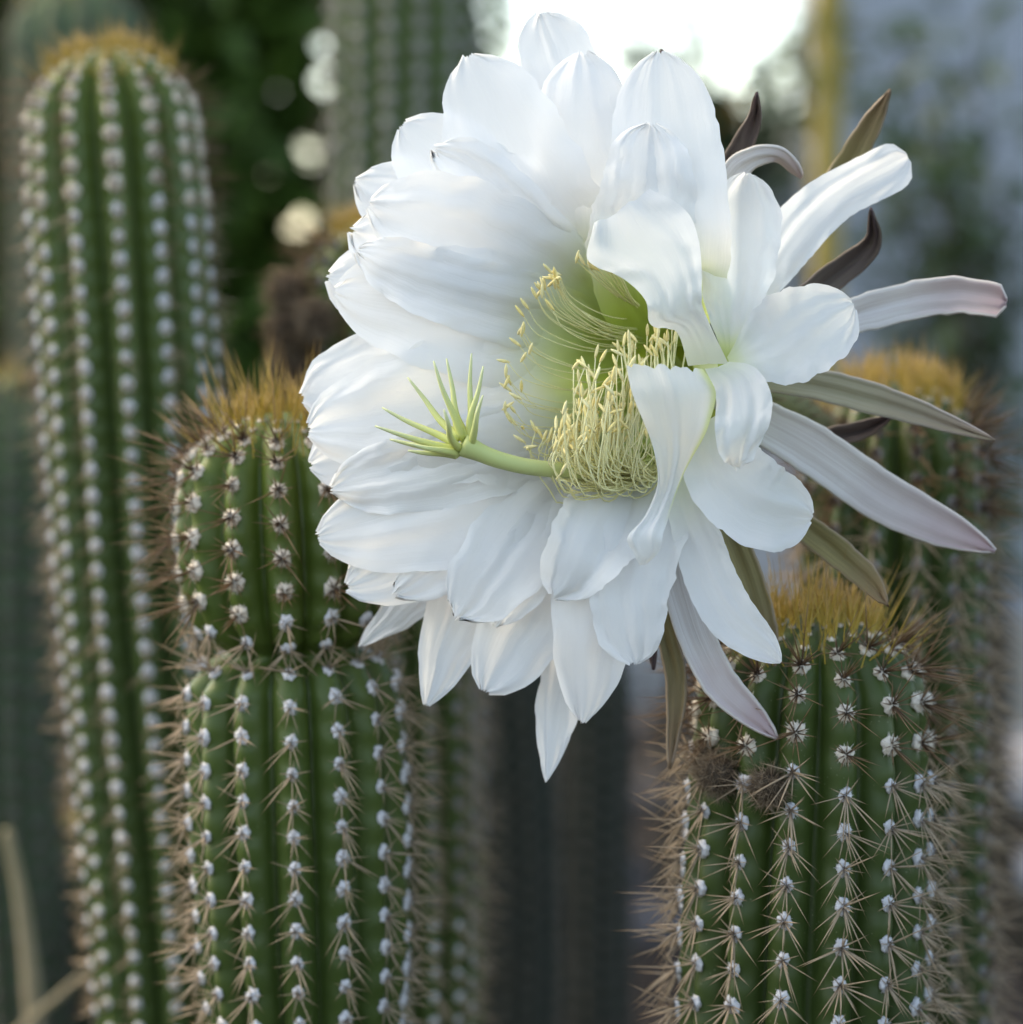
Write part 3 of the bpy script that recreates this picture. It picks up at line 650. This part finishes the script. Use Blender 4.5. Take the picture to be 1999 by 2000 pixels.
pet = [  # control points base to tip (photo position, distance), widths, options
 ([(1190,560,.936),(1150,350,.926),(1110,180,.930),(1058,24,.940)], [60,110,122,122,105], dict(tip=.72)),
 ([(1180,560,.928),(1165,400,.915),(1143,250,.917),(1138,104,.925)], [60,140,172,160,120], dict(tip=.66)),
 ([(1315,600,.926),(1312,450,.903),(1300,280,.902),(1290,102,.915)], [70,150,176,170,140], dict(tip=.68)),
 ([(1150,560,.928),(1060,420,.914),(985,270,.913),(915,110,.921)], [60,150,190,180,140], dict(tip=.68)),
 ([(1130,580,.931),(1000,450,.918),(900,350,.914),(786,244,.922)], [60,140,175,160,130], dict(tip=.70)),
 ([(1120,600,.932),(980,500,.922),(850,425,.919),(696,355,.926)], [60,120,140,130,100], dict(tip=.75)),
 ([(1120,620,.928),(960,550,.913),(830,500,.910),(690,450,.913)], [60,120,130,110,70], dict(tip=.88, jag=.0012)),
 ([(1130,600,.926),(1000,512,.909),(870,446,.905),(722,398,.910)], [60,150,175,165,120], dict(tip=.66, cup=.03)),
 ([(1110,660,.929),(950,610,.916),(800,570,.912),(642,540,.918)], [60,130,150,150,160], dict(tip=.72)),
 ([(1110,655,.925),(965,625,.908),(820,595,.903),(655,568,.909)], [60,165,195,185,120], dict(tip=.62, cup=.03)),
 ([(1100,740,.930),(930,745,.918),(760,755,.914),(592,778,.920)], [60,150,180,185,180], dict(tip=.70)),
 ([(1110,820,.930),(940,845,.916),(780,875,.911),(608,908,.915)], [60,130,150,140,120], dict(tip=.74)),
 ([(1130,890,.926),(980,950,.908),(820,1008,.902),(622,1048,.908)], [70,160,190,180,140], dict(tip=.64, cup=.03, ruffle=.0013)),
 ([(1130,910,.928),(990,1000,.912),(850,1070,.907),(678,1145,.909)], [60,125,150,138,100], dict(tip=.84, jag=.0015)),
 ([(1100,960,.942),(950,1060,.942),(820,1160,.941),(701,1263,.936)], [40,80,95,75,14], dict(tip=.93)),
 ([(1130,950,.936),(1010,1060,.926),(905,1200,.919),(834,1376,.915)], [50,110,135,128,80], dict(tip=.68, tpow=1.6)),
 ([(1150,930,.926),(1060,1010,.909),(975,1105,.900),(895,1204,.898)], [70,135,150,132,95], dict(tip=.76, jag=.0014)),
 ([(1180,940,.932),(1110,1060,.919),(1040,1200,.911),(948,1350,.908)], [60,125,150,138,95], dict(tip=.72, jag=.0006)),
 ([(1230,930,.920),(1190,1010,.902),(1140,1080,.893),(1082,1164,.895)], [60,110,132,120,60], dict(tip=.80, cup=.18, jag=.0008)),
 ([(1260,930,.930),(1205,1080,.909),(1163,1240,.898),(1138,1410,.900)], [60,130,152,142,95], dict(tip=.68, tpow=1.8)),
 ([(1290,920,.925),(1255,1050,.901),(1232,1170,.893),(1240,1296,.893)], [60,105,122,122,105], dict(tip=.72)),
 ([(1200,1000,.942),(1130,1200,.931),(1093,1370,.921),(1067,1528,.915)], [40,75,84,80,12], dict(tip=.93)),
 ([(1120,770,.924),(960,790,.908),(800,815,.903),(604,842,.909)], [90,190,225,215,120], dict(tip=.60, cup=.03, ruffle=.0014)),
 ([(1250,590,.920),(1255,470,.904),(1265,360,.8985),(1272,243,.902)], [70,130,150,140,100], dict(tip=.72, cup=.08)),
 # right side, seen from outside the cup
 ([(1424,708,.906),(1432,600,.911),(1445,480,.915),(1462,338,.920)], [16,80,140,155,120], dict(tip=.70, green=.9, claw=.3, throat=False, cup=.2)),
 ([(1424,706,.901),(1500,680,.896),(1580,642,.894),(1668,596,.900)], [18,125,178,170,120], dict(tip=.70, green=.55, claw=.3, throat=False, cup=.16)),
 ([(1372,825,.906),(1415,920,.894),(1490,988,.891),(1587,1012,.896)], [60,140,172,168,130], dict(tip=.70, throat=False, green=.4, cup=.2)),
 ([(1330,930,.911),(1365,1060,.901),(1420,1190,.894),(1526,1294,.890)], [60,88,100,98,40], dict(tip=.88, throat=False, green=.4, cup=.22)),
 ([(1445,650,.925),(1500,530,.930),(1610,400,.935),(1775,308,.935)], [40,80,105,98,92], dict(tip=.90, tpow=2.6, throat=False, green=.3, cup=.22)),
]
for k, (c, w_, kw) in enumerate(pet):
    if w_[-1] > 45 and k < 24: w_ = [w_[0] * 2.1, w_[1] * 1.55, w_[2] * 1.32, w_[3] * 1.22, w_[3] * 1.12]
    elif w_[-1] > 45: w_ = w_[:4] + [w_[3]]
    if k < 24 and kw['tip'] < .8 and kw.get('tpow', 2) == 2: kw['tip'] += .09
    if k < 24 and k not in (0, 14, 21):        # claw running down into the throat
        q = c[0]; c = [(q[0] * .45 + 1310 * .55, q[1] * .45 + 738 * .55, q[2] * .45 + .946 * .55)] + c
        w_ = [w_[0] * .75] + w_
    if k < 24 and w_[-1] > 45: kw.setdefault('jag', .0006)
    petal('petal', c, w_, seed=k + 1, **kw)
for k, (c, w_) in enumerate((
   ([(1310,738,.946),(1140,920,.927),(1000,1010,.9095),(880,1090,.9035),(772,1160,.904)], [70,110,150,150,120,110]),
   ([(1310,738,.946),(1170,930,.926),(1090,1030,.910),(1020,1120,.902),(968,1222,.902)], [70,100,130,135,120,110]),
   ([(1310,738,.946),(1120,840,.926),(960,880,.907),(800,925,.901),(650,955,.905)], [70,130,170,170,150,140]),
   ([(1310,738,.946),(1130,560,.927),(1030,450,.911),(940,350,.909),(850,290,.913)], [70,120,150,140,120,110]),
   ([(1310,738,.946),(1120,640,.926),(960,590,.906),(820,540,.9015),(700,490,.905)], [70,120,150,145,130,120]))):
    petal('petal', c, w_, seed=120 + k, tip=.78, jag=.0010, cup=.03, ruffle=.0016)
petal('petal', rows=[(1250,1104,1264,1102,.887),(1240,1084,1289,1078,.885),(1226,1050,1297,1040,.884),(1260,1008,1310,998,.886),(1284,950,1330,943,.886),(1280,888,1358,888,.883),(1258,825,1386,830,.879),(1236,768,1400,768,.877),(1226,713,1374,722,.879)], seed=50, throat=False, gedge=.7, cup=-.16, ruffle=.0012, jag=.0009, pleat=.0004)
petal('petal', rows=[(1378,722,1425,708,.897),(1400,770,1478,720,.887),(1398,830,1508,772,.881),(1403,880,1503,822,.880),(1422,906,1474,885,.884),(1438,916,1452,908,.887)], seed=53, throat=False, green=.35, claw=.3, cup=.16, ruffle=.0014)
petal('petal', rows=[(1345,714,1424,710,.902),(1322,648,1386,630,.890),(1272,634,1372,590,.883),(1262,588,1372,535,.883),(1220,545,1366,470,.887),(1150,510,1340,410,.893),(1165,440,1270,370,.899)], seed=52, throat=False, cup=.06, ruffle=.0011, green=.3, claw=.2)
sep = [
 ('pale pinkish sepal', M_PINK, [(1400,770,.930),(1560,862,.935),(1750,985,.936),(1945,1076,.930)], [50,88,94,88,40], dict(tip=.82, cup=.2)),
 ('pink tipped drooping sepal', M_PINK, [(1300,960,.921),(1330,1150,.910),(1400,1320,.902),(1518,1442,.900)], [50,66,70,66,30], dict(tip=.84, cup=.24)),
 ('olive strap sepal', M_OLIVE, [(1275,1040,.935),(1290,1190,.925),(1322,1330,.917),(1309,1502,.915)], [40,40,40,36,8], dict(tip=.94, cup=.3)),
 ('olive pointed sepal', M_TAUPE, [(1440,735,.938),(1600,752,.935),(1760,795,.930),(1945,860,.925)], [40,56,62,46,6], dict(tip=.96, cup=.25)),
 ('pink brown curved sepal', M_PINK, [(1480,680,.935),(1680,612,.938),(1840,578,.935),(1966,590,.925)], [40,66,72,70,64], dict(tip=.95, tpow=3, cup=.3)),
 ('dark hooked sepal', M_DARK, [(1500,640,.945),(1610,555,.945),(1700,480,.938),(1702,409,.925)], [34,50,50,30,5], dict(tip=.95, cup=.4)),
 ('brown pointed sepal', M_OLIVE, [(1560,470,.960),(1640,350,.958),(1695,255,.952),(1739,176,.945)], [40,50,50,38,4], dict(tip=.96, cup=.3)),
 ('dark upright sepal', M_DARK, [(1380,400,.940),(1430,320,.938),(1472,240,.932),(1479,183,.922)], [30,40,40,24,4], dict(tip=.95, cup=.35)),
 ('mauve arched sepal', M_PINK, [(1405,400,.930),(1445,325,.930),(1515,302,.930),(1566,345,.938)], [50,52,46,40,26], dict(tip=.90, cup=-.2, roll=(0, 65))),
 ('olive sepal', M_OLIVE, [(1390,960,.930),(1450,1090,.925),(1490,1210,.922),(1512,1310,.920)], [40,52,54,46,8], dict(tip=.94, cup=.25)),
 ('olive curling sepal', M_OLIVE, [(1480,970,.935),(1600,1050,.930),(1690,1125,.922),(1734,1182,.912)], [44,54,56,44,10], dict(tip=.94, cup=.3)),
 ('dark channelled sepal', M_DARK, [(1560,880,.950),(1620,856,.950),(1690,838,.948),(1745,812,.945)], [34,38,38,30,8], dict(tip=.94, cup=.6)),
 ('small dark sepal', M_DARK, [(1290,1080,.925),(1282,1180,.920),(1276,1250,.916),(1277,1308,.914)], [20,24,24,18,3], dict(tip=.94, cup=.3)),
 ('dark sepal tip', M_DARK, [(1330,330,.935),(1310,220,.934),(1300,150,.933),(1293,96,.932)], [22,26,24,18,3], dict(tip=.95, cup=.3)),
]
for k, (lab, m_, c, w_, kw) in enumerate(sep):
    o = petal('sepal', c, w_, m=m_, seed=70 + k, throat=False, green=.5, thick=.0009, ruffle=.0003, groove=.0006, NU=30, NV=11, **kw); o['label'] = lab

# floral tube: green throat, then a scaly hairy tube back to the stem behind
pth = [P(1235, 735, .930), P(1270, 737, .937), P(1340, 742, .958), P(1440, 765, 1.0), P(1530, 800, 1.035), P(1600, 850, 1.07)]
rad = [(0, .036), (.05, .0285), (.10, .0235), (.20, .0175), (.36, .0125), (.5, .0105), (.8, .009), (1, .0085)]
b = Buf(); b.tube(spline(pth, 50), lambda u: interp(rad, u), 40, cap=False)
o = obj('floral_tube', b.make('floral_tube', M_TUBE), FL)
b = Buf(); b.blob(P(1335, 742, .958), (.0165, .008, .0165), 3, .04, 3, t=.3); obj('throat_plug', b.make('throat_plug', M_TUBE), FL)  # added plug, closes off the dark depth of the throat
b = Buf(); sp_ = spline(pth, 60); r2 = random.Random(31)
for k in range(420):
    i = r2.randint(20, 57); d = Vector((r2.gauss(0, 1), r2.gauss(0, 1), r2.gauss(0, 1))).normalized(); T = (sp_[i + 1] - sp_[i]).normalized(); d = (d - T * d.dot(T)).normalized()
    b.cone(sp_[i] + d * interp(rad, i / 59) * .97, (d - T * .5) * r2.uniform(.004, .009), .00022, 3)
tag(obj('tube_hair', b.make('tube_hair', M_HAIR), o), kind='stuff')

# stamens
def stamen(pts, seed, r0=.00030, al=.0048, ar=.00056):
    r_ = random.Random(seed); b = Buf(); q = spline(pts, 14)
    b.tube(q, lambda u: r0 * (1.1 - .35 * u), 5, 0)
    d = (q[-1] - q[-2]).normalized(); d = (d + Vector((r_.gauss(.1, .6), r_.gauss(0, .3), r_.gauss(.2, .4)))).normalized()
    b.ell(q[-1] + d * al * .3, d, al, ar, 6, 1, r_.random())
    obj('stamen', b.make('stamen', (M_STAMEN, M_ANTHER)), FL)
r_ = random.Random(99); ns = 0
def jit(p, s): return p + Vector((r_.gauss(0, s), r_.gauss(0, s), r_.gauss(0, s)))
# long ones fanned along the upper left wall of the cup
for k in range(44):
    f = r_.random(); 
    tx = 1085 - 80 * math.sin(min(1, f * 1.5) * 1.57) + r_.gauss(0, 16) + (40 if f > .8 else 0); ty = 540 + 345 * f + r_.gauss(0, 12)
    if k < 9: tx, ty = 1085 + r_.gauss(0, 9), 545 + r_.gauss(0, 9)
    elif k < 15: tx, ty = 1055 + r_.gauss(0, 8), 572 + r_.gauss(0, 12)
    f = (ty - 540) / 345
    bx, by = 1272 - 40 * f + r_.gauss(0, 10), 640 + 190 * f + r_.gauss(0, 10)
    m1 = (bx * .55 + tx * .45, by * .60 + ty * .40 + 30 + 22 * f, .917); m2 = (bx * .16 + tx * .84 - 4, by * .12 + ty * .88 + 34, .906)
    stamen([P(bx, by, .936), P(*m1), P(*m2), P(tx, ty, .900 + r_.gauss(0, .002))], 1000 + k, .00017); ns += 1
for k in range(10):
    tx, ty = 1130 + k * 9 + r_.gauss(0, 5), 512 + k * 2 + r_.gauss(0, 5)
    stamen([P(1275 + r_.gauss(0, 6), 620 + r_.gauss(0, 6), .932), P((1275 + tx) / 2, (625 + ty) / 2 + 8, .917), P(tx + 18, ty + 16, .908), P(tx, ty, .905)], 1200 + k, .00022); ns += 1
# dense mass: filaments leave the lower lip, loop out and turn up
for k in range(178):
    f = r_.random(); g = r_.random() ** .75
    tx = 1068 + 205 * f + r_.gauss(0, 20); ytop = 850 - 195 * smooth(.05, .6, f); ty = ytop + (905 - ytop) * .80 * g + r_.gauss(0, 18)
    bx = 1235 + 70 * r_.random() + 20 * (f - .5); by = 890 + 26 * r_.random() - 20 * f
    lowx = tx * .8 + bx * .2 - 14 + r_.gauss(0, 12); lowy = min(985, max(ty + 38, 905 + 60 * r_.random() ** 1.4 + 12 * (1 - f)) + r_.gauss(0, 8))
    Yt = .882 + .026 * r_.random()
    if tx > 1200: Yt = max(Yt, .893)
    stamen([P(bx, by, .922), P((bx + lowx) / 2 + 10, (by + lowy) / 2 + 16, .912), P(lowx + 12, lowy, Yt + .007), P(lowx - 10, lowy - 22, Yt + .002), P(tx - 8 + r_.gauss(0, 9), lowy * .4 + ty * .6, Yt), P(tx, ty, Yt + r_.gauss(0, .002))], 2000 + k, .00027); ns += 1
# upright ones at the back of the throat
for k in range(30):
    bx = 1225 + 110 * r_.random(); tx = bx + r_.gauss(0, 10); ty = 640 + 65 * r_.random() + (0 if bx > 1260 else 20)
    Yt = .898 + .01 * r_.random()
    stamen([P(bx + r_.gauss(0, 14), 800, .915), P(bx, 740, Yt), P((bx + tx) / 2 + r_.gauss(0, 3), (740 + ty) / 2, Yt), P(tx, ty, Yt)], 3000 + k); ns += 1
# style and stigma
b = Buf(); sp_ = spline([P(1250, 868, .926), P(1170, 915, .908), P(1060, 915, .895), P(975, 898, .888), P(903, 868, .885)], 26)
b.tube(sp_, lambda u: (19 - 3.2 * math.sin(u * 3.1)) * pxm(.89) + (.0007 * smooth(.85, 1, u)), 14)
st = obj('style', b.make('style', M_STYLE), FL)
for k, (tx, ty, dy, bx, by) in enumerate(((733,832,-.004,880,868),(747,796,.004,882,856),(797,737,.007,892,846),(848,705,-.002,896,846),(873,700,.006,905,845),(922,690,.008,912,848),(945,715,.000,914,850),(944,772,-.008,912,862),(868,800,-.014,892,868),(798,880,-.006,884,878),(762,858,.002,880,872),(800,866,-.010,886,876),(884,772,.010,902,850))):
    b = Buf(); q0 = P(bx + 8, by + 10, .885); q3 = P(tx, ty, .885 + dy); q1 = P(bx + (tx - bx) * .28 + (6 if k % 2 else -4), by + (ty - by) * .28 + 7, .885 + dy * .5); q2 = P(bx + (tx - bx) * .65, by + (ty - by) * .65 + 5, .885 + dy * .9)
    b.tube(spline([q0, q1, q2, q3], 14), lambda u: pxm(.885) * (7.5 * (1 - u) ** .8 + 1.6), 7)
    obj('stigma_lobe', b.make('stigma_lobe', M_STIGMA), st)
